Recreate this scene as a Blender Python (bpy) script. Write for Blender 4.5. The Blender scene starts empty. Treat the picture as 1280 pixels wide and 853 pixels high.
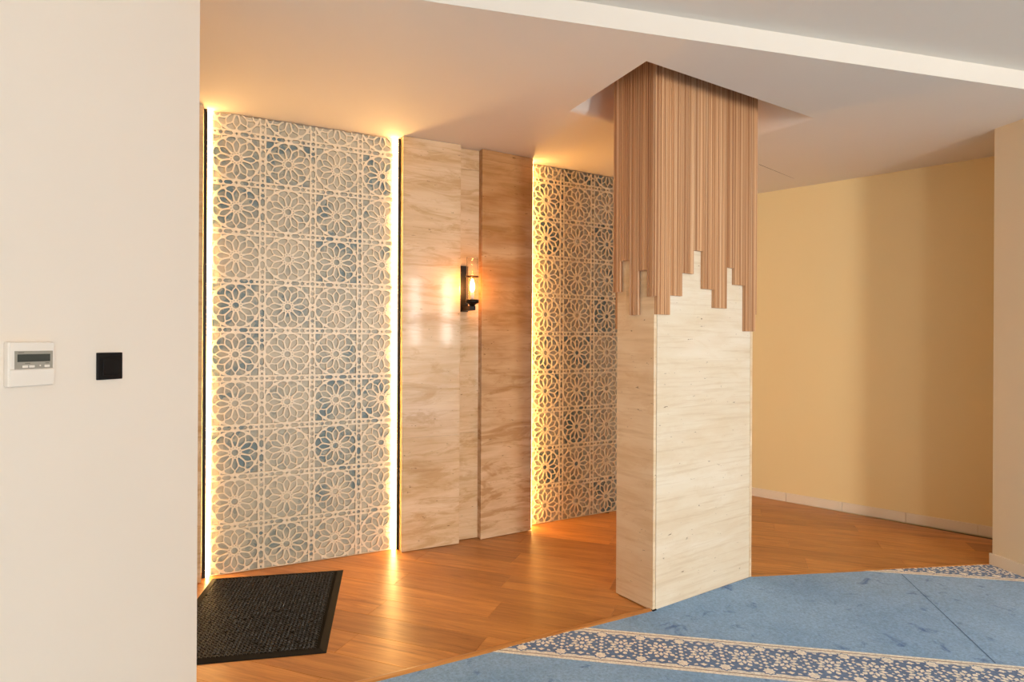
import bpy, bmesh, math, random
from mathutils import Vector, Matrix
random.seed(7)
scene = bpy.context.scene
R = math.radians
CEIL, CEIL2 = 2.851, 2.951          # heights of the lower and the raised ceiling
col = scene.collection

# ------------------------------------------------------------------ camera, world, lights, exposure
cam_d = bpy.data.cameras.new('camera')
cam_d.sensor_width = 36.0
cam_d.lens = 36.0 * 760.0 / 1280.0
cam_d.clip_start = 0.05
cam = bpy.data.objects.new('camera', cam_d)
col.objects.link(cam)
cam.matrix_world = Matrix.Translation((0, 0, 1.45)) @ Matrix.Rotation(R(90), 4, 'X') @ Matrix.Rotation(R(0.3), 4, 'Z')
scene.camera = cam

world = bpy.data.worlds.new('world')
scene.world = world
world.use_nodes = True
world.node_tree.nodes['Background'].inputs[0].default_value = (0.85, 0.92, 1.0, 1)
world.node_tree.nodes['Background'].inputs[1].default_value = 1.0

scene.view_settings.view_transform = 'Standard'
scene.view_settings.look = 'None'
scene.view_settings.gamma = 1.0
scene.view_settings.use_curve_mapping = False
scene.view_settings.exposure = 0.2

DAY = (1.0, 0.93, 0.84)
def window_light(name, loc, rz, w, h, power):
    l = bpy.data.lights.new(name, 'AREA')
    l.shape = 'RECTANGLE'; l.size = w; l.size_y = h
    l.energy = power; l.color = DAY
    o = bpy.data.objects.new(name, l)
    col.objects.link(o)
    o.location = loc
    o.rotation_euler = (R(90), 0, rz)       # emits along the local -Z
    return o
HALL_X, HALL_Y = 6.2, -4.6
# windows of the hall, behind the camera: (centre along the wall, width, sill, head)
EAST = [(-3.15, 0.42, 1.35, 2.92), (-2.13, 0.38, 1.35, 2.92)]
SOUTH = [(1.85, 0.9, 0.35, 2.6), (4.62, 0.9, 0.35, 2.6)]
for c, w, a, b in EAST:
    window_light('daylight', (HALL_X + 0.06, c, (a + b) / 2), R(90), w, b - a, 24)
for c, w, a, b in SOUTH:
    window_light('daylight', (c, HALL_Y - 0.06, (a + b) / 2), 0, w, b - a, 350 if c > 3 else 70)
# area light faces: local -Z must look into the room
for o in col.objects:
    if o.type == 'LIGHT':
        tgt = Vector((0.0, 0.0, 0.0))
        if o.location.x > HALL_X: tgt = Vector((-1, 0, 0))
        else: tgt = Vector((0, 1, 0))
        o.rotation_euler = tgt.to_track_quat('-Z', 'Y').to_euler()

LED_COL, LED_STR = (1.0, 0.57, 0.20), 34.0
BULB_COL, BULB_STR = (1.0, 0.38, 0.09), 200.0

# ------------------------------------------------------------------ materials
def newmat(name, rough=0.5, color=None, metallic=0.0, spec=0.5):
    m = bpy.data.materials.new(name); m.use_nodes = True
    b = m.node_tree.nodes['Principled BSDF']
    b.inputs['Roughness'].default_value = rough
    b.inputs['Metallic'].default_value = metallic
    b.inputs['Specular IOR Level'].default_value = spec
    if color: b.inputs['Base Color'].default_value = (*color, 1)
    return m, m.node_tree, b
def nd(nt, t, **kw):
    n = nt.nodes.new(t)
    for k, v in kw.items(): setattr(n, k, v)
    return n
def ramp(nt, stops, fac=None, interp='LINEAR'):
    r = nd(nt, 'ShaderNodeValToRGB'); r.color_ramp.interpolation = interp
    e = r.color_ramp.elements
    while len(e) < len(stops): e.new(0.5)
    for i, (p, c) in enumerate(stops):
        e[i].position = p; e[i].color = (*c, 1)
    if fac is not None: nt.links.new(fac, r.inputs[0])
    return r
def coords(nt, scale, rnd=True):
    tc = nd(nt, 'ShaderNodeTexCoord'); mp = nd(nt, 'ShaderNodeMapping')
    mp.inputs['Scale'].default_value = scale
    nt.links.new(tc.outputs['Object'], mp.inputs[0])
    if rnd:
        oi = nd(nt, 'ShaderNodeObjectInfo'); ml = nd(nt, 'ShaderNodeVectorMath', operation='SCALE')
        ml.inputs[0].default_value = (37.0, 19.0, 53.0)
        nt.links.new(oi.outputs['Random'], ml.inputs['Scale'])
        nt.links.new(ml.outputs[0], mp.inputs['Location'])
    return mp.outputs[0]
def noise(nt, vec, scale, detail=4, rough=0.55, dist=0.0):
    n = nd(nt, 'ShaderNodeTexNoise')
    n.inputs['Scale'].default_value = scale; n.inputs['Detail'].default_value = detail
    n.inputs['Roughness'].default_value = rough; n.inputs['Distortion'].default_value = dist
    nt.links.new(vec, n.inputs['Vector'])
    return n.outputs['Fac']
def mix(nt, fac, a, b, mode='MIX'):
    m = nd(nt, 'ShaderNodeMix', data_type='RGBA', blend_type=mode)
    if isinstance(fac, (int, float)): m.inputs[0].default_value = fac
    else: nt.links.new(fac, m.inputs[0])
    for s, v in ((6, a), (7, b)):
        if isinstance(v, tuple): m.inputs[s].default_value = (*v, 1)
        else: nt.links.new(v, m.inputs[s])
    return m.outputs[2]
def bump(nt, b, h, strength=0.2, dist=0.01):
    n = nd(nt, 'ShaderNodeBump'); n.inputs['Strength'].default_value = strength
    n.inputs['Distance'].default_value = dist
    nt.links.new(h, n.inputs['Height']); nt.links.new(n.outputs[0], b.inputs['Normal'])

def paint(name, c, rough=0.6):
    m, nt, b = newmat(name, rough, c, spec=0.3)
    v = coords(nt, (1, 1, 1), False)
    f = noise(nt, v, 1.3, 3)
    c2 = tuple(x * 0.95 for x in c)
    nt.links.new(mix(nt, f, c, c2), b.inputs['Base Color'])
    bump(nt, b, noise(nt, v, 220, 2), 0.04, 0.002)
    return m
M = {}
M['wall'] = paint('cream_paint', (0.83, 0.75, 0.65))
M['wall_warm_lit'] = paint('cream_paint_warm_glow', (0.82, 0.68, 0.38))  # cream paint with the warm bounce of the light strips put into its colour
M['wall_side'] = paint('cream_paint_shaded', (0.78, 0.68, 0.50))  # same cream paint, the shade on the projecting wall put into its colour
M['ceiling'] = paint('ceiling_paint', (0.86, 0.80, 0.71), 0.75)
M['fascia'] = paint('ceiling_paint_dimmed', (0.78, 0.72, 0.64), 0.7)  # same paint as the ceiling, colour darkened to offset the window light on it
M['baseboard'] = newmat('baseboard_tile', 0.3, (0.78, 0.70, 0.58))[0]

def travertine(name, tones, rough, stain=0.55, brown=None):
    m, nt, b = newmat(name, rough)
    v = coords(nt, (0.55, 0.55, 3.0))
    big = noise(nt, v, 1.25, 4, 0.55, 0.5)
    fine = noise(nt, coords(nt, (0.9, 0.9, 4.6)), 2.6, 7, 0.6, 0.5)
    thin = noise(nt, coords(nt, (1.4, 1.4, 42.0)), 1.6, 5, 0.6, 0.1)
    c1 = ramp(nt, [(0.30, tones[0]), (0.48, tones[1]), (0.62, tones[2]), (0.78, tones[1])], big).outputs[0]
    c2 = ramp(nt, [(0.33, tones[3]), (0.52, tones[1]), (0.70, tones[2])], fine).outputs[0]
    c = mix(nt, 0.42, c1, c2)
    st = noise(nt, coords(nt, (1.5, 1.5, 6.5)), 1.7, 9, 0.7, 0.9)
    sf = ramp(nt, [(0.50, (0, 0, 0)), (0.60, (stain, stain, stain))], st).outputs[0]
    if brown:                                  # browner towards the top of the slab
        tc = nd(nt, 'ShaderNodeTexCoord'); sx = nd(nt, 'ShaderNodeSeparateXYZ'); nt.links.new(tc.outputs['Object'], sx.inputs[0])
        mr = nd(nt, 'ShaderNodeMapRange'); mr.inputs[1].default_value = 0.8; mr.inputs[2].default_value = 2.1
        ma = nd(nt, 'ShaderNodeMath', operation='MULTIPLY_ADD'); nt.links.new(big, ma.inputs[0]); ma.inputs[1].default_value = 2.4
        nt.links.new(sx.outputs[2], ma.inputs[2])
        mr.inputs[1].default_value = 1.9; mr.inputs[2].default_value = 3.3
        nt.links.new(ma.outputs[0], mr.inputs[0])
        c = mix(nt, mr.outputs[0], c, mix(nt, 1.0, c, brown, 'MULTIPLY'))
    bwn = nd(nt, 'ShaderNodeRGBToBW'); nt.links.new(sf, bwn.inputs[0])
    c = mix(nt, bwn.outputs[0], c, tones[3])
    t = ramp(nt, [(0.34, (0.86, 0.81, 0.74)), (0.48, (1, 1, 1))], thin).outputs[0]
    c = mix(nt, 0.6, c, t, 'MULTIPLY')
    pit = noise(nt, coords(nt, (3.0, 3.0, 9.0)), 6.0, 3, 0.7)
    pf = ramp(nt, [(0.285, (0.22, 0.14, 0.08)), (0.315, (1, 1, 1))], pit).outputs[0]
    c = mix(nt, 0.8, c, pf, 'MULTIPLY')
    nt.links.new(c, b.inputs['Base Color'])
    return m
M['trav'] = travertine('travertine', [(0.80, 0.65, 0.46), (0.70, 0.51, 0.31), (0.80, 0.64, 0.45), (0.50, 0.30, 0.13)], 0.07)
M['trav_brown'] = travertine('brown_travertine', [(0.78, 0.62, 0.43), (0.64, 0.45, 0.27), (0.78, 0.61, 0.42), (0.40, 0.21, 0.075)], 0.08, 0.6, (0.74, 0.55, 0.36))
M['trav_col'] = travertine('honed_travertine', [(0.86, 0.73, 0.54), (0.78, 0.60, 0.40), (0.86, 0.72, 0.53), (0.64, 0.43, 0.22)], 0.34, 0.4)
M['trav_pale'] = travertine('pale_travertine', [(0.84, 0.75, 0.61), (0.79, 0.68, 0.52), (0.85, 0.76, 0.63), (0.70, 0.55, 0.37)], 0.3, 0.28)

def plank_mat():
    m, nt, b = newmat('oak_laminate', 0.34)
    v = coords(nt, (0.9, 9.0, 9.0))
    g = noise(nt, v, 2.2, 9, 0.7, 0.9)
    f = noise(nt, coords(nt, (1.5, 60.0, 60.0)), 2.0, 4, 0.6)
    c = ramp(nt, [(0.26, (0.27, 0.095, 0.022)), (0.40, (0.52, 0.225, 0.060)), (0.58, (0.66, 0.305, 0.085)), (0.75, (0.74, 0.375, 0.120))], g).outputs[0]
    t = ramp(nt, [(0.35, (0.80, 0.76, 0.72)), (0.6, (1, 1, 1))], f).outputs[0]
    c = mix(nt, 0.7, c, t, 'MULTIPLY')
    oi = nd(nt, 'ShaderNodeObjectInfo')
    tone = ramp(nt, [(0.0, (0.80, 0.76, 0.72)), (0.5, (0.98, 0.96, 0.95)), (1.0, (1.12, 1.10, 1.08))], oi.outputs['Random']).outputs[0]
    c = mix(nt, 1.0, c, tone, 'MULTIPLY')
    nt.links.new(c, b.inputs['Base Color'])
    bump(nt, b, f, 0.05, 0.001)
    return m
M['plank'] = plank_mat()
M['trim_wood'] = newmat('trim_wood', 0.35, (0.42, 0.18, 0.06))[0]

def slat_mat():
    m, nt, b = newmat('striped_veneer', 0.42)
    v = coords(nt, (1.0, 1.0, 0.002))
    s = noise(nt, v, 95, 3, 0.7)
    s2 = noise(nt, coords(nt, (1.0, 1.0, 0.004)), 30, 2, 0.5)
    c = ramp(nt, [(0.29, (0.21, 0.075, 0.026)), (0.42, (0.48, 0.23, 0.100)), (0.55, (0.63, 0.36, 0.185)), (0.69, (0.82, 0.57, 0.36))], s).outputs[0]
    t = ramp(nt, [(0.35, (0.80, 0.76, 0.74)), (0.65, (1.05, 1.05, 1.05))], s2).outputs[0]
    nt.links.new(mix(nt, 1.0, c, t, 'MULTIPLY'), b.inputs['Base Color'])
    return m
M['slat'] = slat_mat()

def carpet_mat(name, base, dark, light):
    m, nt, b = newmat(name, 0.95, spec=0.1)
    v = coords(nt, (1, 1, 1), False)
    big = noise(nt, v, 2.3, 5, 0.6, 0.4)
    mid = noise(nt, v, 8.0, 6, 0.66, 0.7)
    fib = noise(nt, v, 85, 4, 0.75)
    c = ramp(nt, [(0.35, base), (0.62, light)], big).outputs[0]
    blot = ramp(nt, [(0.31, (1, 1, 1)), (0.42, (0, 0, 0))], mid).outputs[0]
    bw = nd(nt, 'ShaderNodeRGBToBW'); nt.links.new(blot, bw.inputs[0])
    c = mix(nt, bw.outputs[0], c, dark)
    t = ramp(nt, [(0.3, (0.52, 0.54, 0.60)), (0.7, (1.32, 1.30, 1.25))], fib).outputs[0]
    nt.links.new(mix(nt, 0.8, c, t, 'MULTIPLY'), b.inputs['Base Color'])
    bump(nt, b, fib, 0.5, 0.004)
    b.inputs['Sheen Weight'].default_value = 0.25
    return m
M['carpet'] = carpet_mat('blue_pile', (0.20, 0.385, 0.66), (0.07, 0.18, 0.47), (0.275, 0.47, 0.74))
M['carpet_field'] = carpet_mat('slate_blue_pile', (0.105, 0.19, 0.38), (0.055, 0.10, 0.27), (0.13, 0.22, 0.42))
M['carpet_cream'] = carpet_mat('cream_pile', (0.94, 0.88, 0.79), (0.86, 0.79, 0.70), (0.95, 0.90, 0.82))
M['carpet_line'] = newmat('brown_yarn', 0.95, (0.22, 0.15, 0.13), spec=0.1)[0]

def mosaic_mat():
    m, nt, b = newmat('pearl_mosaic', 0.42, spec=0.35)
    v = coords(nt, (1, 1, 1))
    vo = nd(nt, 'ShaderNodeTexVoronoi'); vo.inputs['Scale'].default_value = 26
    nt.links.new(v, vo.inputs['Vector'])
    n = noise(nt, v, 6.0, 3)
    oi = nd(nt, 'ShaderNodeObjectInfo')
    ad = nd(nt, 'ShaderNodeMath', operation='MULTIPLY_ADD')
    nt.links.new(oi.outputs['Random'], ad.inputs[0]); ad.inputs[1].default_value = 0.30
    nt.links.new(n, ad.inputs[2])
    sp = nd(nt, 'ShaderNodeSeparateColor'); nt.links.new(vo.outputs['Color'], sp.inputs[0])
    ad2 = nd(nt, 'ShaderNodeMath', operation='MULTIPLY_ADD')
    nt.links.new(sp.outputs[0], ad2.inputs[0]); ad2.inputs[1].default_value = 0.22
    nt.links.new(ad.outputs[0], ad2.inputs[2])
    c = ramp(nt, [(0.50, (0.56, 0.50, 0.38)), (0.76, (0.46, 0.43, 0.34)), (0.92, (0.30, 0.32, 0.28)), (1.0, (0.15, 0.22, 0.24))], ad2.outputs[0]).outputs[0]
    nt.links.new(c, b.inputs['Base Color'])
    bump(nt, b, vo.outputs['Distance'], 0.25, 0.004)
    return m
M['mosaic'] = mosaic_mat()
M['lattice'] = newmat('cream_lacquer', 0.38, (0.80, 0.70, 0.53))[0]
M['black_metal'] = newmat('black_metal', 0.42, (0.012, 0.011, 0.010), 0.6)[0]
M['black_plastic'] = newmat('black_plastic', 0.4, (0.006, 0.006, 0.007), spec=0.2)[0]
M['bronze'] = newmat('dark_bronze', 0.35, (0.055, 0.035, 0.02), 0.8)[0]
M['rubber'] = newmat('black_rubber', 0.7, (0.012, 0.011, 0.010), spec=0.15)[0]
M['mat_pile'] = newmat('charcoal_pile', 0.9, (0.010, 0.009, 0.008), spec=0.1)[0]
M['mat_nub'] = newmat('charcoal_loop', 0.45, (0.030, 0.027, 0.023), spec=0.4)[0]
M['white_plastic'] = newmat('white_plastic', 0.4, (0.82, 0.76, 0.68))[0]
M['grey_plastic'] = newmat('grey_plastic', 0.35, (0.33, 0.31, 0.26))[0]
M['lcd'] = newmat('lcd', 0.25, (0.045, 0.052, 0.048))[0]
M['print'] = newmat('grey_print', 0.6, (0.12, 0.11, 0.10))[0]
M['gap'] = newmat('dark_gap', 0.9, (0.10, 0.075, 0.05))[0]
M['frame'] = newmat('window_frame', 0.4, (0.7, 0.7, 0.7))[0]
def emit(name, c, s):
    m = bpy.data.materials.new(name); m.use_nodes = True
    nt = m.node_tree; nt.nodes.clear()
    e = nt.nodes.new('ShaderNodeEmission'); o = nt.nodes.new('ShaderNodeOutputMaterial')
    e.inputs[0].default_value = (*c, 1); e.inputs[1].default_value = s
    nt.links.new(e.outputs[0], o.inputs[0])
    return m
M['led'] = emit('led_diffuser', LED_COL, LED_STR)
M['led_far'] = emit('led_diffuser_far', (1.0, 0.52, 0.15), LED_STR * 0.85)
M['bulb'] = emit('bulb_glow', BULB_COL, BULB_STR)
M['sleeve'] = newmat('candle_sleeve', 0.4, (0.85, 0.80, 0.72))[0]
def thin_glass():
    m = bpy.data.materials.new('clear_glass'); m.use_nodes = True
    nt = m.node_tree; nt.nodes.clear()
    o = nt.nodes.new('ShaderNodeOutputMaterial'); mx = nt.nodes.new('ShaderNodeMixShader')
    t = nt.nodes.new('ShaderNodeBsdfTransparent'); g = nt.nodes.new('ShaderNodeBsdfGlossy'); f = nt.nodes.new('ShaderNodeMath'); lw = nt.nodes.new('ShaderNodeLayerWeight')
    t.inputs[0].default_value = (0.95, 0.95, 0.94, 1); g.inputs['Roughness'].default_value = 0.12
    lw.inputs[0].default_value = 0.25; f.operation = 'MULTIPLY'; f.inputs[1].default_value = 0.35
    nt.links.new(lw.outputs['Facing'], f.inputs[0])
    nt.links.new(f.outputs[0], mx.inputs[0]); nt.links.new(t.outputs[0], mx.inputs[1])
    nt.links.new(g.outputs[0], mx.inputs[2]); nt.links.new(mx.outputs[0], o.inputs[0])
    return m
M['glass'] = thin_glass()

# ------------------------------------------------------------------ helpers
def link(name, data, parent=None, loc=(0, 0, 0), rz=0.0):
    o = bpy.data.objects.new(name, data); col.objects.link(o)
    o.location = loc; o.rotation_euler = (0, 0, rz)
    if parent: o.parent = parent
    return o
def me_obj(name, me, mat, parent=None, loc=(0, 0, 0), rz=0.0):
    if mat is not None and not me.materials: me.materials.append(mat)
    return link(name, me, parent, loc, rz)
def pyd(name, verts, faces):
    me = bpy.data.meshes.new(name); me.from_pydata(verts, [], faces); me.validate(); me.update()
    return me
def from_bm(name, bm, smooth=False):
    bmesh.ops.recalc_face_normals(bm, faces=bm.faces)
    me = bpy.data.meshes.new(name); bm.to_mesh(me); bm.free()
    if smooth:
        for p in me.polygons: p.use_smooth = True
    return me
def bm_box(bm, x0, x1, y0, y1, z0, z1):
    r = bmesh.ops.create_cube(bm, size=1.0)
    for v in r['verts']:
        v.co = Vector((x0 + (v.co.x + .5) * (x1 - x0), y0 + (v.co.y + .5) * (y1 - y0), z0 + (v.co.z + .5) * (z1 - z0)))
    return r['verts']
def box(name, mat, x0, x1, y0, y1, z0, z1, parent=None, bev=0.0, seg=2, **kw):
    bm = bmesh.new(); bm_box(bm, x0, x1, y0, y1, z0, z1)
    if bev: bmesh.ops.bevel(bm, geom=bm.edges[:], offset=bev, segments=seg, affect='EDGES', profile=0.5)
    return me_obj(name, from_bm(name, bm), mat, parent, **kw)
def prism(name, mat, pts, z0, z1, parent=None, bev=0.0, **kw):
    n = len(pts)
    v = [(x, y, z0) for x, y in pts] + [(x, y, z1) for x, y in pts]
    f = [tuple(range(n))[::-1], tuple(range(n, 2 * n))] + [(i, (i + 1) % n, n + (i + 1) % n, n + i) for i in range(n)]
    bm = bmesh.new(); vs = [bm.verts.new(c) for c in v]
    for q in f: bm.faces.new([vs[i] for i in q])
    if bev: bmesh.ops.bevel(bm, geom=bm.edges[:], offset=bev, segments=2, affect='EDGES')
    return me_obj(name, from_bm(name, bm), mat, parent, **kw)
def empty(name, loc=(0, 0, 0), rz=0.0):
    o = link(name, None, None, loc, rz); o.empty_display_size = 0.1
    return o
def tag(o, label, cat, group=None):
    o['label'] = label; o['category'] = cat
    if group: o['group'] = group
    return o
def struct(o, label=None):
    o['kind'] = 'structure'
    if label: o['label'] = label
    return o
def frame_pt(o, a, x, y):
    return (o[0] + x * math.cos(a) - y * math.sin(a), o[1] + x * math.sin(a) + y * math.cos(a))
def lathe(name, mat, prof, parent, loc, n=24, smooth=True):
    bm = bmesh.new(); rings = []
    for r, z in prof:
        rings.append([bm.verts.new((r * math.cos(2 * math.pi * i / n), r * math.sin(2 * math.pi * i / n), z)) for i in range(n)])
    for a, b in zip(rings, rings[1:]):
        for i in range(n): bm.faces.new((a[i], a[(i + 1) % n], b[(i + 1) % n], b[i]))
    if prof[0][0] > 1e-6 and prof[0] != prof[-1]:
        pass
    bmesh.ops.remove_doubles(bm, verts=bm.verts, dist=1e-6)
    return me_obj(name, from_bm(name, bm, smooth), mat, parent, loc)

# frames of the two lattice walls, the second pilaster and the column
F1, A1 = (-1.86, 3.70), R(26.1)
FP, AP = (-0.221, 4.427), R(31.0)
F2, A2 = (0.165, 4.788), R(29.1)
FC, AC = (0.762, 3.26), R(34.0)

# ------------------------------------------------------------------ the shell
D2 = frame_pt(F2, A2, 2.26, 0.07)
rw_d = Vector((3.618 - 2.284, 4.531 - 5.748)).normalized()
RW0 = Vector((2.284, 5.748)) - rw_d * 0.25
RW1 = Vector((2.284, 5.748)) + rw_d * 2.75
rw_n = Vector((-rw_d.y, rw_d.x)) if Vector((-rw_d.y, rw_d.x)).y > 0 else Vector((rw_d.y, -rw_d.x))   # away from the room
def slabwall(name, mat, p, q, th, n, z0=-0.03, z1=2.9):
    p, q, n = Vector(p), Vector(q), Vector(n)
    return struct(prism(name, mat, [tuple(p), tuple(q), tuple(q + n * th), tuple(p + n * th)], z0, z1))
nb1 = (-math.sin(A1), math.cos(A1)); nb2 = (-math.sin(A2), math.cos(A2))
slabwall('wall_back', M['wall'], frame_pt(F1, A1, -3.0, 0.09), frame_pt(F1, A1, 2.05, 0.09), 0.12, nb1)
slabwall('wall_rear', M['wall'], frame_pt(F2, A2, -0.22, 0.07), frame_pt(F2, A2, 2.5, 0.07), 0.12, nb2)
slabwall('wall_right', M['wall_warm_lit'], RW0 - rw_d * 0.35, RW1, 0.15, rw_n)
# projecting wall at the right
STUB = [(3.140, 3.965), (3.250, 3.42), (HALL_X + 0.2, 3.42), (HALL_X + 0.2, 3.965)]
struct(prism('wall_side', M['wall_side'], STUB, -0.03, 3.0))
# wall on the left with the control unit and the switch
WLd = Vector((0.269, 0.963)).normalized(); WLq = Vector((-1.29, 1.945))
WL1 = WLq + WLd * 0.374; WL0 = WLq - WLd * 6.9
struct(prism('wall_left', M['wall'], [tuple(WL0), tuple(WL1), (WL1.x - 3.5, WL1.y), (WL1.x - 3.5, WL1.y - 0.2), (WL1.x - 0.27, WL1.y - 0.2), (WL0.x - 0.2, WL0.y)], -0.03, 3.0))
struct(box('wall_entrance', M['wall'], -4.75, -4.55, 1.9, 2.9, -0.03, 2.9))
# hall behind the camera
def wall_with_windows(name, along, wins, fixed, lo, hi, zt=3.0):
    """a wall on x = fixed or y = fixed, pieced around its window openings"""
    bm = bmesh.new()
    wins = sorted(wins)
    cur = lo
    def add(a, b, z0, z1):
        if along == 'y': bm_box(bm, fixed, fixed + 0.12, a, b, z0, z1)
        else: bm_box(bm, a, b, fixed - 0.12, fixed, z0, z1)
    for c, w, s, h in wins:
        add(cur, c - w / 2, -0.03, zt); add(c - w / 2, c + w / 2, -0.03, s); add(c - w / 2, c + w / 2, h, zt)
        cur = c + w / 2
    add(cur, hi, -0.03, zt)
    return struct(me_obj(name, from_bm(name, bm), M['wall']))
wall_with_windows('wall_east', 'y', EAST, HALL_X, HALL_Y, 3.42)
wall_with_windows('wall_south', 'x', SOUTH, HALL_Y, WL0.x - 0.2, HALL_X + 0.12)
k = 0
for along, wins in (('y', EAST), ('x', SOUTH)):
    for c, w, s, h in wins:
        k += 1
        bm = bmesh.new(); t = 0.03
        for a, b, z0, z1 in ((c - w/2, c - w/2 + t, s, h), (c + w/2 - t, c + w/2, s, h), (c - w/2, c + w/2, s, s + t), (c - w/2, c + w/2, h - t, h), (c - w/2, c + w/2, 1.84, 1.95)):
            if along == 'y': bm_box(bm, HALL_X - 0.005, HALL_X + 0.03, a, b, z0, z1)
            else: bm_box(bm, a, b, HALL_Y - 0.03, HALL_Y + 0.005, z0, z1)
        struct(me_obj('window_%d' % k, from_bm('window_frame', bm), M['frame']))

# ---- ceilings
def fas(x): return 2.497 + (x + 0.402) * (3.345 - 2.497) / (2.81 + 0.402)
UX = (math.cos(AC), math.sin(AC)); VX = (-math.sin(AC), math.cos(AC))
HQ = ((-0.208, -0.132), (1.42, -0.188), (1.42, 0.62), (-0.100, 0.62))      # hollow around the column head, column frame
def hq(s, t):
    a = [HQ[0][k] + (HQ[1][k] - HQ[0][k]) * s for k in (0, 1)]; b = [HQ[3][k] + (HQ[2][k] - HQ[3][k]) * s for k in (0, 1)]
    return a[0] + (b[0] - a[0]) * t, a[1] + (b[1] - a[1]) * t
def cp(u, v): return frame_pt(FC, AC, u, v)
bm = bmesh.new()
outer = [(-5.0, fas(-5.0)), (HALL_X + 0.4, fas(HALL_X + 0.4)), (HALL_X + 0.4, 6.8), (-5.0, 6.8)]
hole = [cp(*q) for q in HQ]
ed = []
for loop in (outer, hole):
    vs = [bm.verts.new((x, y, CEIL)) for x, y in loop]
    for i in range(len(vs)): ed.append(bm.edges.new((vs[i], vs[(i + 1) % len(vs)])))
bmesh.ops.triangle_fill(bm, edges=ed, use_beauty=True)
for f in bm.faces:
    if f.normal.z > 0: f.normal_flip()
me = bpy.data.meshes.new('ceiling'); bm.to_mesh(me); bm.free()
ceiling = struct(me_obj('ceiling', me, M['ceiling']))
# the plaster hollow around the column head: sharp lip towards the hall, soft flare behind
def sm(x, a, b):
    t = max(0.0, min(1.0, (x - a) / (b - a))); return t * t * (3 - 2 * t)
def rise(u, v):
    return 0.42 * (1 - sm(v, 0.37, 0.60)) * (1 - sm(u, 0.90, 1.24))
nu, nv = 80, 44
verts, faces = [], []
for j in range(nv + 1):
    for i in range(nu + 1):
        u, v = hq(i / nu, j / nv)
        x, y = cp(u, v); verts.append((x, y, CEIL + rise(u, v)))
for j in range(nv):
    for i in range(nu):
        a = j * (nu + 1) + i; faces.append((a, a + nu + 1, a + nu + 2, a + 1))
me = pyd('column_hollow', verts, faces)
for p in me.polygons: p.use_smooth = True
me_obj('column_hollow', me, M['ceiling'], ceiling)
verts, faces = [], []
path = [hq(0, 1 - i / 30) for i in range(31)] + [hq(i / 60, 0) for i in range(1, 61)]
for u, v in path:
    x, y = cp(u, v); verts += [(x, y, CEIL), (x, y, CEIL + rise(u, v))]
for i in range(len(path) - 1): faces.append((2 * i, 2 * i + 1, 2 * i + 3, 2 * i + 2))
me_obj('hollow_lip', pyd('hollow_lip', verts, faces), M['ceiling'], ceiling)
x0, x1 = -5.0, HALL_X + 0.4
struct(me_obj('ceiling_hall', pyd('ceiling_hall', [(x0, fas(x0), CEIL2), (x1, fas(x1), CEIL2), (x1, HALL_Y - 0.2, CEIL2), (x0, HALL_Y - 0.2, CEIL2)], [(0, 1, 2, 3)]), M['ceiling']))
struct(prism('trim_1', M['fascia'], [(x0, fas(x0)), (x1, fas(x1)), (x1, fas(x1) + 0.05), (x0, fas(x0) + 0.05)], CEIL + 0.0006, CEIL2 + 0.01), 'pale vertical edge of the lowered ceiling')
# hairline joint in the plaster
a, b = Vector((1.937, 4.783)), Vector((2.402, 5.193)); d = (b - a).normalized(); n = Vector((-d.y, d.x)) * 0.0025
me_obj('plaster_joint', pyd('plaster_joint', [(*(a - n), CEIL - .0008), (*(b - n * .3), CEIL - .0008), (*(b + n * .3), CEIL - .0008), (*(a + n), CEIL - .0008)], [(0, 1, 2, 3)]), M['gap'], ceiling)

# ---- floor: laminate planks
floor = struct(prism('floor', M['gap'], [(-4.8, HALL_Y - 0.2), (HALL_X + 0.3, HALL_Y - 0.2), (HALL_X + 0.3, 6.8), (-4.8, 6.8)], -0.06, -0.009))
def clip(poly, a, b):
    """keep the part of poly left of the line a->b"""
    out = []
    def side(p): return (b[0] - a[0]) * (p[1] - a[1]) - (b[1] - a[1]) * (p[0] - a[0])
    for i in range(len(poly)):
        p, q = poly[i], poly[(i + 1) % len(poly)]
        sp, sq = side(p), side(q)
        if sp >= 0: out.append(p)
        if sp * sq < 0:
            t = sp / (sp - sq); out.append((p[0] + t * (q[0] - p[0]), p[1] + t * (q[1] - p[1])))
    return out
PA = R(-20.0)
W1 = RW1
wood = [(-4.55, 1.95), (-1.32, 2.13), (3.86, 4.20), tuple(Vector((2.284, 5.748)) - rw_d * 0.12), frame_pt(F2, A2, 0.0, 0.06), frame_pt(F1, A1, -2.98, 0.08)]
def to_p(x, y): return (x * math.cos(-PA) - y * math.sin(-PA), x * math.sin(-PA) + y * math.cos(-PA))
wood_p = [to_p(*p) for p in wood]
PL, PW, GAP = 1.29, 0.195, 0.0004
def plank_mesh(poly):
    cx = sum(p[0] for p in poly) / len(poly); cy = sum(p[1] for p in poly) / len(poly)
    n = len(poly)
    ins = 0.0012
    lo = [(x - cx, y - cy, -0.009) for x, y in poly]
    mid = [(x - cx, y - cy, -0.0012) for x, y in poly]
    top = []
    for x, y in poly:
        dx, dy = x - cx, y - cy
        top.append((dx - math.copysign(min(ins, abs(dx)), dx), dy - math.copysign(min(ins, abs(dy)), dy), 0.0))
    v = lo + mid + top
    f = [tuple(range(2 * n, 3 * n))]
    for k in (0, n):
        f += [(k + i, k + (i + 1) % n, k + n + (i + 1) % n, k + n + i) for i in range(n)]
    return pyd('plank', v, f), (cx, cy)
full_me = None
xs = [p[0] for p in wood_p]; ys = [p[1] for p in wood_p]
rowy = math.floor(min(ys) / PW) * PW + 0.03 - PW
row = 0
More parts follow.
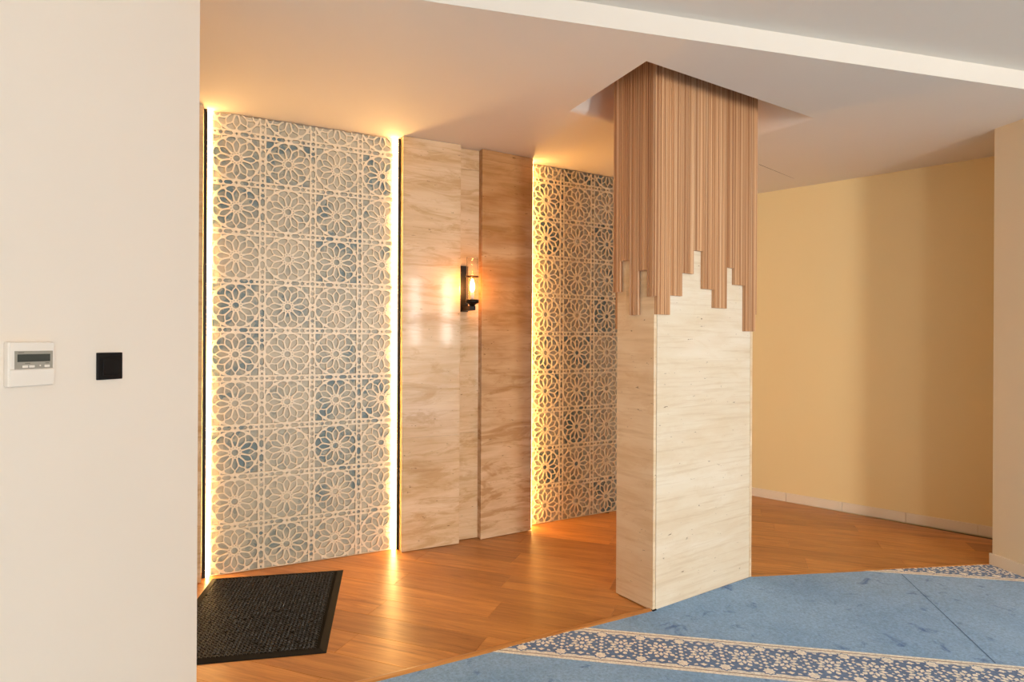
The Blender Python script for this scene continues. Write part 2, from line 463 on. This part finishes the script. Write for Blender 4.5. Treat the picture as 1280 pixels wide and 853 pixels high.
while rowy < max(ys):
    x = min(xs) - PL + (row * 0.47 * PL) % PL
    while x < max(xs):
        poly = [(x + GAP, rowy + GAP), (x + PL - GAP, rowy + GAP), (x + PL - GAP, rowy + PW - GAP), (x + GAP, rowy + PW - GAP)]
        full = True
        q = poly
        for i in range(len(wood_p)):
            q2 = clip(q, wood_p[i], wood_p[(i + 1) % len(wood_p)])
            q = q2
            if not q: break
        if len(q) >= 3:
            area = abs(sum(q[i][0] * q[(i + 1) % len(q)][1] - q[(i + 1) % len(q)][0] * q[i][1] for i in range(len(q)))) / 2
            if area > 0.002:
                if abs(area - (PL - 2 * GAP) * (PW - 2 * GAP)) < 1e-6:
                    cx, cy = x + PL / 2, rowy + PW / 2
                    if full_me is None: full_me, _ = plank_mesh(poly)
                    me_ = full_me
                else:
                    me_, (cx, cy) = plank_mesh(q)
                wx, wy = cx * math.cos(PA) - cy * math.sin(PA), cx * math.sin(PA) + cy * math.cos(PA)
                me_obj('plank', me_, M['plank'], floor, (wx, wy, 0), PA)
        x += PL
    rowy += PW; row += 1

# ---- carpet
EDGE = [(-1.42, 2.131), (0.762, 3.263), (1.483, 3.745), (3.150, 3.968)]
carpet_poly = [tuple(WL0 + WLd * 0.0)] + [(HALL_X, HALL_Y), (HALL_X, 3.42), (3.250, 3.42)] + EDGE[::-1]
bm = bmesh.new()
vs = [bm.verts.new((x, y, 0.006)) for x, y in carpet_poly]
bmesh.ops.triangle_fill(bm, edges=[bm.edges.new((vs[i], vs[(i + 1) % len(vs)])) for i in range(len(vs))], use_beauty=True)
for f in bm.faces:
    if f.normal.z < 0: f.normal_flip()
ext = bmesh.ops.extrude_edge_only(bm, edges=[e for e in bm.edges if e.is_boundary])
for v in ext['geom']:
    if isinstance(v, bmesh.types.BMVert): v.co.z = -0.008
carpet = empty('carpet', (2.0, 0.0, 0.0))
carpet_me = from_bm('pile', bm)
pile = me_obj('pile', carpet_me, M['carpet'], carpet, (-2.0, 0, 0))
tag(carpet, 'blue wall-to-wall prayer carpet with cream patterned bands', 'carpet')
CA = R(-10.3)
cu = Vector((math.cos(CA), math.sin(CA))); cn = Vector((-math.sin(CA), math.cos(CA)))
def edge_clip_bm(bm, right_side):
    """cut a carpet inlay off along the carpet's own edge"""
    def cut(p, q, keep_below):
        p, q = Vector(p), Vector(q); d = (q - p).normalized(); n = Vector((-d.y, d.x, 0))
        if not keep_below: n = -n
        bmesh.ops.bisect_plane(bm, geom=bm.verts[:] + bm.edges[:] + bm.faces[:], plane_co=(p.x, p.y, 0), plane_no=n, clear_outer=True)
    if right_side:
        cut(EDGE[2], EDGE[3], True)
        cut(STUB[0], STUB[1], True)
    else:
        cut(EDGE[0], EDGE[1], True)
def star(cx, cy, r1, r2, n, ph=0.0):
    return [(cx + (r1 if i % 2 == 0 else r2) * math.cos(ph + math.pi * i / n), cy + (r1 if i % 2 == 0 else r2) * math.sin(ph + math.pi * i / n)) for i in range(2 * n)]
def band(n0, s0, s1, right_side, side_child=True):
    """one woven band: n0 its near line, s0..s1 along it"""
    hw = 0.161; nc = n0 + hw
    def W(s, t, z): 
        p = cu * s + cn * (nc + t); return (p.x - 2.0, p.y, z)
    def Wb(s, t, z):
        p = cu * s + cn * (nc + t); return (p.x, p.y, z)
    def make(name, polys, mat, z, parent):
        bm = bmesh.new()
        for poly in polys:
            vv = [bm.verts.new(Wb(s, t, z)) for s, t in poly]
            try: bm.faces.new(vv)
            except ValueError: pass
        edge_clip_bm(bm, right_side)
        bmesh.ops.triangulate(bm, faces=bm.faces[:])
        for f in bm.faces:
            f.normal_update()
            if f.normal.z < 0: f.normal_flip()
        me = bpy.data.meshes.new(name); bm.to_mesh(me); bm.free()
        return me_obj(name, me, mat, parent, (-2.0, 0, 0) if parent is carpet else (0, 0, 0))
    rb = make('border_band', [[(s0, -hw), (s1, -hw), (s1, hw), (s0, hw)]], M['carpet_cream'], 0.0072, carpet)
    fw = 0.112
    make('field', [[(s0, -fw), (s1, -fw), (s1, fw), (s0, fw)]], M['carpet_field'], 0.0080, rb)
    lines = []
    for t in (-0.139, 0.139): lines.append([(s0, t - .0022), (s1, t - .0022), (s1, t + .0022), (s0, t + .0022)])
    make('woven_line', lines, M['carpet_line'], 0.0080, rb)
    p = 0.183
    cream, outl = [], []
    i0, i1 = math.ceil(s0 / p), math.floor(s1 / p)
    for i in range(i0, i1 + 1):
        s = i * p
        cream.append(star(s, 0, 0.0135, 0.010, 6))
        for k in range(10):
            a = 2 * math.pi * (k + .5) / 10; ca, sa = math.cos(a), math.sin(a)
            def rot(r, w): return (s + r * ca - w * sa, r * sa + w * ca)
            cream.append([rot(.019, 0), rot(.034, -.0082), rot(.046, -.0068), rot(.054, 0), rot(.046, .0068), rot(.034, .0082)])
            a = 2 * math.pi * k / 10; ca, sa = math.cos(a), math.sin(a)
            def rot(r, w): return (s + r * ca - w * sa, r * sa + w * ca)
            if abs(math.cos(a)) < 0.9:
                cream.append([rot(.046, 0), rot(.060, -.011), rot(.070, -.007), rot(.073, 0), rot(.070, .007), rot(.060, .011)])
            cream.append([rot(.030, 0), rot(.036, -.0022), rot(.042, 0), rot(.036, .0022)])
        for sg in (-1, 1):
            cream.append([(s, sg * .106), (s - .017, sg * .090), (s - .006, sg * .086), (s, sg * .080), (s + .006, sg * .086), (s + .017, sg * .090)])
            outl.append([(s, sg * .121), (s - .026, sg * .1125), (s + .026, sg * .1125)])
            for e in (-1, 1):
                cream.append([(s + e * .026, sg * .104), (s + e * .045, sg * .104), (s + e * .040, sg * .094), (s + e * .028, sg * .090)])
                cream.append([(s + e * .050, sg * .078), (s + e * .062, sg * .066), (s + e * .070, sg * .074), (s + e * .058, sg * .084)])
                cream.append([(s + e * .058, sg * .046), (s + e * .070, sg * .042), (s + e * .076, sg * .052), (s + e * .064, sg * .060)])
        h = s + p / 2
        for sg in (-1, 1):
            outl.append(star(h, sg * .098, 0.034, 0.0255, 8))
            cream.append(star(h, sg * .098, 0.0275, 0.020, 8))
            cream.append(star(h, sg * .030, 0.0125, 0.009, 4))
            cream.append(star(h, sg * .058, 0.010, 0.007, 4))
            for e in (-1, 1): cream.append(star(h + e * .022, sg * .018, 0.0075, 0.004, 4, .4))
        cream.append(star(h, 0, 0.014, 0.009, 4, math.pi / 4))
    o = make('medallion_outline', outl, M['carpet_field'], 0.0086, rb); o['kind'] = 'stuff'
    o = make('woven_motif', cream, M['carpet_cream'], 0.0092, rb); o['kind'] = 'stuff'
    return rb
band(2.760, -1.2, 4.8, False)
band(4.180, 0.6, 3.4, True)
# seam between two carpet widths
s_a, s_b = Vector((2.44, 3.795)), Vector((2.19, 2.745))
n = Vector((-(s_b - s_a).y, (s_b - s_a).x)).normalized() * 0.0020
me_obj('seam', pyd('seam', [(*(s_a - n), .0068), (*(s_b - n), .0068), (*(s_b + n), .0068), (*(s_a + n), .0068)], [(0, 1, 2, 3)]), newmat('seam_yarn', 0.95, (0.06, 0.12, 0.26), spec=0.1)[0], carpet, (-2.0, 0, 0))

# wooden edging between laminate and carpet
def edging(name, p, q, w, label):
    p, q = Vector(p), Vector(q); d = (q - p).normalized(); n = Vector((-d.y, d.x))
    L = (q - p).length
    prof = [(-0.004, 0.0), (-0.004, 0.006), (0.004, 0.011), (w * 0.5, 0.0125), (w - 0.004, 0.008), (w, 0.0005)]
    vv, ff = [], []
    for s in (0, L):
        vv += [(s, a, z) for a, z in prof]
    m = len(prof)
    for i in range(m - 1): ff.append((i, i + m, i + m + 1, i + 1))
    ff += [tuple(range(m))[::-1], tuple(range(m, 2 * m))]
    return struct(me_obj(name, pyd(name, vv, ff), M['plank'], None, (p.x, p.y, 0), math.atan2(d.y, d.x)), label)
edging('trim_2', EDGE[0], EDGE[1], 0.040, 'wooden edging strip between laminate and blue carpet, left of the column')
edging('trim_3', EDGE[2], (3.12, 3.964), 0.030, 'wooden edging strip between laminate and blue carpet, right of the column')

# ---- baseboards
bb = struct(link('baseboard_right', None, None, (2.284, 5.748, 0), math.atan2(rw_d.y, rw_d.x)))
bounds = [-0.16] + [0.304 + 0.464 * i for i in range(6)]
for a, b in zip(bounds, bounds[1:]):
    box('baseboard_tile', M['baseboard'], a + .0012, b - .0012, -0.012, 0.001, 0.0, 0.079, bb, bev=0.002)
d = (Vector(STUB[1]) - Vector(STUB[0])); L = d.length
bs = struct(link('baseboard_side', None, None, (*STUB[0], 0), math.atan2(d.y, d.x)))
for a, b in ((-0.012, 0.30), (0.30, L + .0)):
    box('baseboard_tile', M['baseboard'], a + .001, b - .001, -0.014, 0.001, 0.004, 0.082, bs, bev=0.002)

# ------------------------------------------------------------------ the lattice panels
T = 0.3045; HT = T / 2
def tile_holes():
    hs = []
    def poly(pts): hs.append(pts)
    def ngon(cx, cy, r, n, ph=0.0): poly([(cx + r * math.cos(ph + 2 * math.pi * i / n), cy + r * math.sin(ph + 2 * math.pi * i / n)) for i in range(n)])
    ngon(0, 0, .125, 12, R(15))
    for k in range(12):
        a = R(30 * k)
        def rt(r, w, a=a): return (r * math.cos(a) - w * math.sin(a), r * math.sin(a) + w * math.cos(a))
        poly([rt(.255, -.028), rt(.40, -.076), rt(.51, -.105), rt(.585, -.098), rt(.655, -.055), rt(.715, 0), rt(.655, .055), rt(.585, .098), rt(.51, .105), rt(.40, .076), rt(.255, .028)])
        a2 = R(30 * k + 15)
        def r2(r, w, a=a2): return (r * math.cos(a) - w * math.sin(a), r * math.sin(a) + w * math.cos(a))
        poly([r2(.595, 0), r2(.665, -.066), r2(.715, -.145), r2(.77, -.182), r2(.825, -.165), r2(.866, -.085), r2(.874, 0), r2(.866, .085), r2(.825, .165), r2(.77, .182), r2(.715, .145), r2(.665, .066)])
        poly([r2(.185, -.014), r2(.212, -.018), r2(.228, 0), r2(.212, .018), r2(.185, .014)])
        if k % 3 == 0: continue
    for sx in (-1, 1):
        for sy in (-1, 1):
            poly([(sx * .866, sy * .866), (sx * .575, sy * .870), (sx * .578, sy * .752), (sx * .655, sy * .655), (sx * .752, sy * .578), (sx * .870, sy * .575)])
            poly([(sx * .530, sy * .870), (sx * .31, sy * .872), (sx * .43, sy * .842), (sx * .525, sy * .788)])
            poly([(sx * .870, sy * .530), (sx * .872, sy * .31), (sx * .842, sy * .43), (sx * .788, sy * .525)])
    # the bead strips, one on the right and one on top of each tile
    def strip(tr):
        def pp(pts): poly([tr(s, w) for s, w in pts])
        def ring(c, r, n=10): pp([(c + r * math.cos(2 * math.pi * i / n), r * math.sin(2 * math.pi * i / n)) for i in range(n)])
        ring(.58, .080); ring(-.58, .080)
        for sg in (-1, 1):
            pp([(sg * .755, -.045), (sg * .815, -.03), (sg * .85, -.062), (sg * .85, .062), (sg * .815, .03), (sg * .755, .045)])
            pp([(sg * .125, 0), (sg * .19, -.08), (sg * .40, -.08), (sg * .475, 0), (sg * .40, .08), (sg * .19, .08)])
            pp([(sg * .70, -.06), (sg * .655, -.068), (sg * .675, -.03)]); pp([(sg * .70, .06), (sg * .655, .068), (sg * .675, .03)])
        pp([((.085 if i % 2 == 0 else .030) * math.cos(math.pi * i / 6 + R(30)), (.085 if i % 2 == 0 else .030) * math.sin(math.pi * i / 6 + R(30))) for i in range(12)])
    strip(lambda s, w: (1.0 + w, s)); strip(lambda s, w: (s, 1.0 + w))
    ngon(1, 1, .080, 12)
    return hs
LO, HI = -0.89, 1.11
def build_tile():
    cu_ = bpy.data.curves.new('lattice_tile', 'CURVE'); cu_.dimensions = '2D'; cu_.fill_mode = 'BOTH'; cu_.extrude = 0.0055
    loops = [[(LO, LO), (HI, LO), (HI, HI), (LO, HI)]] + tile_holes()
    for lp in loops:
        s = cu_.splines.new('POLY'); s.points.add(len(lp) - 1); s.use_cyclic_u = True
        for pt, (x, y) in zip(s.points, lp): pt.co = (x * HT, y * HT, 0, 1)
    ob = bpy.data.objects.new('tmp', cu_); col.objects.link(ob)
    dg = bpy.context.evaluated_depsgraph_get()
    me = bpy.data.meshes.new_from_object(ob.evaluated_get(dg))
    bpy.data.objects.remove(ob); bpy.data.curves.remove(cu_)
    me.transform(Matrix.Rotation(R(90), 4, 'X'))       # pattern into the local XZ plane
    me.transform(Matrix.Translation((-LO * HT, 0, -LO * HT)))
    me.materials.clear()
    me.name = 'lattice_tile'
    return me
TILE = build_tile(); TILE.materials.append(M['lattice'])
def cut_tile(me, xmax, zmax):
    bm = bmesh.new(); bm.from_mesh(me)
    bmesh.ops.remove_doubles(bm, verts=bm.verts, dist=1e-6)
    for co, no, on in (((xmax, 0, 0), (1, 0, 0), xmax < T - 1e-5), ((0, 0, zmax), (0, 0, 1), zmax < T - 1e-5)):
        if not on: continue
        r = bmesh.ops.bisect_plane(bm, geom=bm.verts[:] + bm.edges[:] + bm.faces[:], plane_co=co, plane_no=no, clear_outer=True)
        ce = [e for e in r['geom_cut'] if isinstance(e, bmesh.types.BMEdge) and e.is_boundary]
        bmesh.ops.holes_fill(bm, edges=ce, sides=0)
    m = bpy.data.meshes.new('lattice_tile'); bm.to_mesh(m); bm.free(); m.materials.append(M['lattice'])
    return m
def lattice_panel(o, a, x0, x1, label):
    t = empty('lattice_panel', (*o, 0), a)
    tag(t, label, 'wall panel')
    z0, ztop = 0.004, CEIL - 0.006
    cache, bcache = {}, {}
    nz = math.ceil((ztop - z0) / T); nx = math.ceil((x1 - x0) / T - 1e-6)
    for i in range(nx):
        w = min(T, x1 - x0 - i * T)
        for j in range(nz):
            h = min(T, ztop - z0 - j * T)
            key = (round(w, 4), round(h, 4))
            if key not in cache:
                cache[key] = TILE if key == (round(T, 4), round(T, 4)) else cut_tile(TILE, w, h)
                bm = bmesh.new(); bm_box(bm, 0.0006, w - 0.0006, 0.0, 0.010, 0.0006, h - 0.0006)
                bcache[key] = from_bm('mosaic_tile', bm); bcache[key].materials.append(M['mosaic'])
            me_obj('lattice_tile', cache[key], None, t, (x0 + i * T, 0.0045, z0 + j * T))
            me_obj('mosaic_tile', bcache[key], None, t, (x0 + i * T, 0.0125 + random.uniform(0, .0015), z0 + j * T))
    return t
lattice_panel(F1, A1, 0.026, 1.150, 'pierced cream rosette lattice panel beside the black doormat')
lattice_panel(F2, A2, -0.016, 2.10, 'pierced cream rosette lattice panel standing behind the wood-clad column')

def led(o, a, x0, x1, cx0, cx1, label, y0=-0.012, y1=0.022, m='led'):
    t = empty('led_strip', (*frame_pt(o, a, (x0 + x1) / 2, 0), 0), a)
    tag(t, label, 'light strip', 'light strips beside the lattice panels')
    c = (x0 + x1) / 2
    box('diffuser', M[m], x0 - c, x1 - c, y0, y1, 0.004, CEIL - 0.006, t)
    box('channel', M['black_metal'], cx0 - c, cx1 - c, -0.022, 0.03, 0.004, CEIL - 0.006, t)
    return t
led(F1, A1, 0.002, 0.021, -0.019, 0.001, 'glowing light strip along the lattice edge next to the black doormat')
led(F1, A1, 1.155, 1.178, 1.179, 1.194, 'glowing light strip between the doormat lattice panel and the travertine pilaster')
led(F2, A2, -0.062, -0.040, -0.076, -0.063, 'light strip in the gap between the second pilaster and the farther lattice panel', -0.056, -0.022, 'led_far')

# ------------------------------------------------------------------ travertine pilasters and niche
def pilaster(o, a, x0, x1, y0, y1, label, joints, m='trav'):
    t = empty('pilaster', (*frame_pt(o, a, (x0 + x1) / 2, y0), 0), a)
    tag(t, label, 'pilaster')
    w = (x1 - x0) / 2; d = y1 - y0
    zs = [0.003] + joints + [CEIL - 0.002]
    for z0, z1 in zip(zs, zs[1:]):
        box('face_slab', M[m], -w + 0.0, w - 0.0, 0.0, 0.020, z0 + .0003, z1 - .0003, t, bev=0.0008)
        for sx in (-1, 1):
            xa, xb = (-w + 0.001, -w + 0.021) if sx < 0 else (w - 0.021, w - 0.001)
            box('return_slab', M[m], xa, xb, 0.0235, d, z0 + .0003, z1 - .0003, t, bev=0.0008)
    return t
pilaster(F1, A1, 1.197, 1.618, -0.083, 0.085, 'polished travertine pilaster between the doormat panel and the wall lamp', [0.78, 2.775])
pilaster(F1, A1, -0.47, -0.021, -0.083, 0.085, 'sliver of travertine pilaster at the outer end of the doormat panel', [0.78, 2.775])
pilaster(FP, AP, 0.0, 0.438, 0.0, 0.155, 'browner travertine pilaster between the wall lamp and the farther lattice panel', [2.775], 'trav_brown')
nt_ = empty('niche_slab', (*frame_pt(F1, A1, 1.70, -0.014), 0), A1)
tag(nt_, 'narrow recessed travertine strip carrying the wall lamp', 'stone slab')
for z0, z1 in ((0.003, 0.78), (0.78, 2.70), (2.70, CEIL - .002)):
    box('face_slab', M['trav'], -0.078, 0.115, 0.0, 0.02, z0 + .0006, z1 - .0006, nt_, bev=0.001)

# ------------------------------------------------------------------ wall lamp
lx, ly = frame_pt(F1, A1, 1.668, -0.0145)
lamp = empty('wall_lamp', (lx, ly, 1.66), A1)
tag(lamp, 'black wall lamp with a lit bulb in a clear glass tube', 'wall lamp')
pl = box('back_plate', M['black_metal'], -0.032, 0.032, -0.016, 0.0, 0.0, 0.332, lamp, bev=0.002)
lathe('screw', M['bronze'], [(0.0, 0), (0.004, 0), (0.004, 0.003), (0.0, 0.004)], pl, (0, 0, 0), 10).matrix_local = Matrix.Translation((0.004, -0.016, 0.168)) @ Matrix.Rotation(R(90), 4, 'X')
PY = -0.170
bm = bmesh.new(); bm_box(bm, -0.022, 0.022, PY - 0.012, -0.016, 0.004, 0.036)
bmesh.ops.bevel(bm, geom=bm.edges[:], offset=0.003, segments=2, affect='EDGES')
me_obj('arm', from_bm('arm', bm), M['black_metal'], lamp)
lathe('cup', M['black_metal'], [(0, 0.030), (0.016, 0.030), (0.020, 0.040), (0.030, 0.050), (0.047, 0.056), (0.047, 0.078), (0.040, 0.078), (0.038, 0.064), (0, 0.064)], lamp, (0, PY, 0))
lathe('finial', M['black_metal'], [(0, 0.020), (0.008, 0.022), (0.010, 0.030), (0, 0.030)], lamp, (0, PY - 0.0, 0), 16)
lathe('glass_tube', M['glass'], [(0.0425, 0.066), (0.0425, 0.376), (0.0400, 0.376), (0.0400, 0.066)], lamp, (0, PY, 0), 40)
lathe('ring', M['bronze'], [(0.043, 0.236), (0.0465, 0.236), (0.0465, 0.244), (0.043, 0.244), (0.043, 0.236)], lamp, (0, PY, 0), 40)
bulb = lathe('bulb_sleeve', M['sleeve'], [(0, 0.062), (0.014, 0.062), (0.014, 0.130), (0.010, 0.134), (0, 0.134)], lamp, (0, PY, 0), 24)
lathe('bulb', M['bulb'], [(0, 0.134), (0.009, 0.136), (0.0155, 0.152), (0.0165, 0.178), (0.012, 0.205), (0.005, 0.222), (0, 0.226)], bulb, (0, 0, 0), 24)

# ------------------------------------------------------------------ column
CW, CD = 0.869, 0.282
colm = empty('column', (*FC, 0), AC)
tag(colm, 'pale travertine column clad above with stepped wooden slats', 'column')
box('core', M['gap'], 0.012, CW - 0.012, 0.012, CD - 0.012, 0.0, 3.1, colm)
TH = 0.020
box('side_slab', M['trav_col'], 0.0, TH, 0.0, CD, 0.006, 2.98, colm, bev=0.0015)
box('side_slab', M['trav_col'], CW - TH, CW, 0.0, CD, 0.006, 2.98, colm, bev=0.0015)
box('front_slab', M['trav_pale'], TH + 0.005, CW - TH - 0.001, 0.0015, TH, 0.006, 2.98, colm, bev=0.0015)
box('back_slab', M['trav_pale'], TH + 0.005, CW - TH - 0.001, CD - TH, CD - 0.0015, 0.006, 2.98, colm, bev=0.0015)
box('corner_gap', M['black_plastic'], -0.004, 0.024, -0.006, 0.008, 0.004, 0.012, colm, bev=0.001)  # added dark piece standing in for the dark gap at this corner
ST = 0.019
def slat(x0, x1, zb, side):
    """a ribbed board; side: which column face it lies on"""
    w = x1 - x0 - 0.0012
    rnd = random.Random(int(x0 * 1e4) + {'front': 0, 'left': 1, 'back': 2, 'right': 3}[side] * 977)
    n = max(4, round(w / 0.0115))
    cuts = [i + (rnd.uniform(-.28, .28) if 0 < i < n else 0) for i in range(n + 1)]
    prof = [(-w / 2, 0.0)]
    for i in range(n):
        a = -w / 2 + w * cuts[i] / n; b = -w / 2 + w * cuts[i + 1] / n
        h = ST - rnd.choice((0, 0, .0008, .0016))
        prof += [(a + .0001, -ST + .0032), (a + .0016, -h), (b - .0016, -h)]
    prof += [(w / 2, -ST + .0032), (w / 2, 0.0)]
    m = len(prof); zt = 3.08
    vv = [(x, y, zb) for x, y in prof] + [(x, y, zt) for x, y in prof]
    ff = [(i, (i + 1) % m, m + (i + 1) % m, m + i) for i in range(m)] + [tuple(range(m))[::-1], tuple(range(m, 2 * m))]
    c = (x0 + x1) / 2
    loc, rz = {'front': ((c, 0.0005, 0), 0.0), 'left': ((0.0005, c, 0), -R(90)), 'back': ((c, CD - .0005, 0), R(180)), 'right': ((CW - .0005, c, 0), R(90))}[side]
    me_obj('wood_slat', pyd('wood_slat', vv, ff), M['slat'], colm, loc, rz)
FRONT = [(0.0, 0.1065, 1.597), (0.1065, 0.2045, 1.703), (0.2045, 0.2995, 1.832), (0.2995, 0.378, 1.966), (0.378, 0.4755, 1.753), (0.4755, 0.593, 1.648), (0.593, 0.6625, 1.890), (0.6625, 0.7655, 1.792), (0.7655, 0.870, 1.516)]
for a, b, z in FRONT: slat(a, b, z, 'front')
for a, b, z in [(0.2405, 0.301, 1.733), (0.1725, 0.2405, 1.906), (0.102, 0.1725, 1.597), (0.0395, 0.102, 1.838), (-0.019, 0.0395, 1.693)]: slat(a, b, z, 'left')
for i, (a, b, z) in enumerate(FRONT): slat(a, b, [1.522, 1.70, 1.82, 1.64, 1.9, 1.75, 1.6, 1.83, 1.68][i], 'back')
for i in range(5): slat(-0.018 + i * .064, 0.046 + i * .064, [1.62, 1.80, 1.70, 1.90, 1.66][i], 'right')

# ------------------------------------------------------------------ doormat
mw, md = 0.766, 1.034
mat = empty('doormat', (-0.851, 2.812, 0.0), R(11.3))
tag(mat, 'black ribbed rubber-edged doormat lying before the lattice panel', 'doormat')
bm = bmesh.new()
def ring_pts(x0, x1, y0, y1, z): return [bm.verts.new(c) for c in ((x0, y0, z), (x1, y0, z), (x1, y1, z), (x0, y1, z))]
r0 = ring_pts(-mw, 0, 0, md, 0.0012); r1 = ring_pts(-mw + .004, -.004, .004, md - .004, 0.004)
r2 = ring_pts(-mw + .034, -.034, .034, md - .034, 0.011); r3 = ring_pts(-mw + .036, -.036, .036, md - .036, 0.007)
for A_, B_ in ((r0, r1), (r1, r2), (r2, r3)):
    for i in range(4): bm.faces.new((A_[i], A_[(i + 1) % 4], B_[(i + 1) % 4], B_[i]))
bm.faces.new(r0[::-1])
me_obj('border', from_bm('border', bm), M['rubber'], mat)
box('pile_bed', M['mat_pile'], -mw + .0365, -.0365, .0365, md - .0365, 0.0035, 0.0075, mat)
verts, faces = [], []
rng = random.Random(3)
y = 0.043
rowi = 0
while y < md - 0.043:
    x = -mw + 0.044 + (0.007 if rowi % 2 else 0)
    while x < -0.052:
        if rng.random() > 0.015:
            l, w, h = 0.0066 + rng.uniform(-.0015, .0015), 0.0032, 0.0135 + rng.uniform(-.003, .0015)
            sk = 0.0024 if rowi % 2 else -0.0024
            n0 = len(verts)
            verts += [(x - l, y - w - sk, .007), (x + l, y - w + sk, .007), (x + l, y + w + sk, .007), (x - l, y + w - sk, .007),
                      (x - l * .7, y - w * .5 - sk, h), (x + l * .7, y - w * .5 + sk, h), (x + l * .7, y + w * .5 + sk, h), (x - l * .7, y + w * .5 - sk, h)]
            faces += [(n0 + 4, n0 + 5, n0 + 6, n0 + 7)] + [(n0 + i, n0 + (i + 1) % 4, n0 + 4 + (i + 1) % 4, n0 + 4 + i) for i in range(4)]
        x += 0.019
    y += 0.0105; rowi += 1
o = me_obj('loop_pile', pyd('loop_pile', verts, faces), M['mat_nub'], mat); o['kind'] = 'stuff'

# ------------------------------------------------------------------ control unit and switch on the left wall
wa = math.atan2(WLd.y, WLd.x)        # local x along the wall into the picture, local -y... into the room
def on_wall(s): return tuple(WLq + WLd * s)
# local +x = along the wall, the room lies at local -y
th = empty('control_unit', (*on_wall(-0.252), 1.3165), wa)
tag(th, 'white wall controller with a grey display on the left wall', 'controller')
box('body', M['white_plastic'], -0.062, 0.062, -0.019, 0.0, 0.0, 0.124, th, bev=0.004, seg=3)
lid = box('lower_cover', M['white_plastic'], -0.060, 0.060, -0.0225, -0.018, 0.002, 0.0475, th, bev=0.0015)
box('upper_bezel', M['white_plastic'], -0.060, 0.060, -0.0225, -0.018, 0.0485, 0.122, th, bev=0.0015)
dp = box('display_panel', M['grey_plastic'], -0.049, 0.055, -0.0235, -0.0215, 0.0492, 0.099, th, bev=0.0006)
box('screen', M['lcd'], -0.042, 0.047, -0.0240, -0.0230, 0.069, 0.090, dp)
for x in (-0.022, -0.004, 0.038):
    box('button', M['white_plastic'], x - 0.0075, x + 0.0075, -0.0255, -0.0232, 0.0525, 0.0590, dp, bev=0.0012)
box('indicator', M['white_plastic'], 0.017, 0.021, -0.0246, -0.0232, 0.0555, 0.0595, dp, bev=0.0008)
for a, b, z in ((-0.040, -0.024, 0.0935), (-0.022, -0.008, 0.0635), (0.034, 0.044, 0.0635)):
    box('printed_mark', M['print'], a, b, -0.0237, -0.0234, z, z + 0.0018, dp)
sw = empty('light_switch', (*on_wall(-0.001), 1.3205), wa)
tag(sw, 'square black light switch on the left wall', 'switch')
box('frame', M['black_plastic'], -0.043, 0.043, -0.010, 0.0, 0.0, 0.086, sw, bev=0.002)
box('rocker', M['black_plastic'], -0.028, 0.033, -0.0125, -0.009, 0.014, 0.068, sw, bev=0.0012)
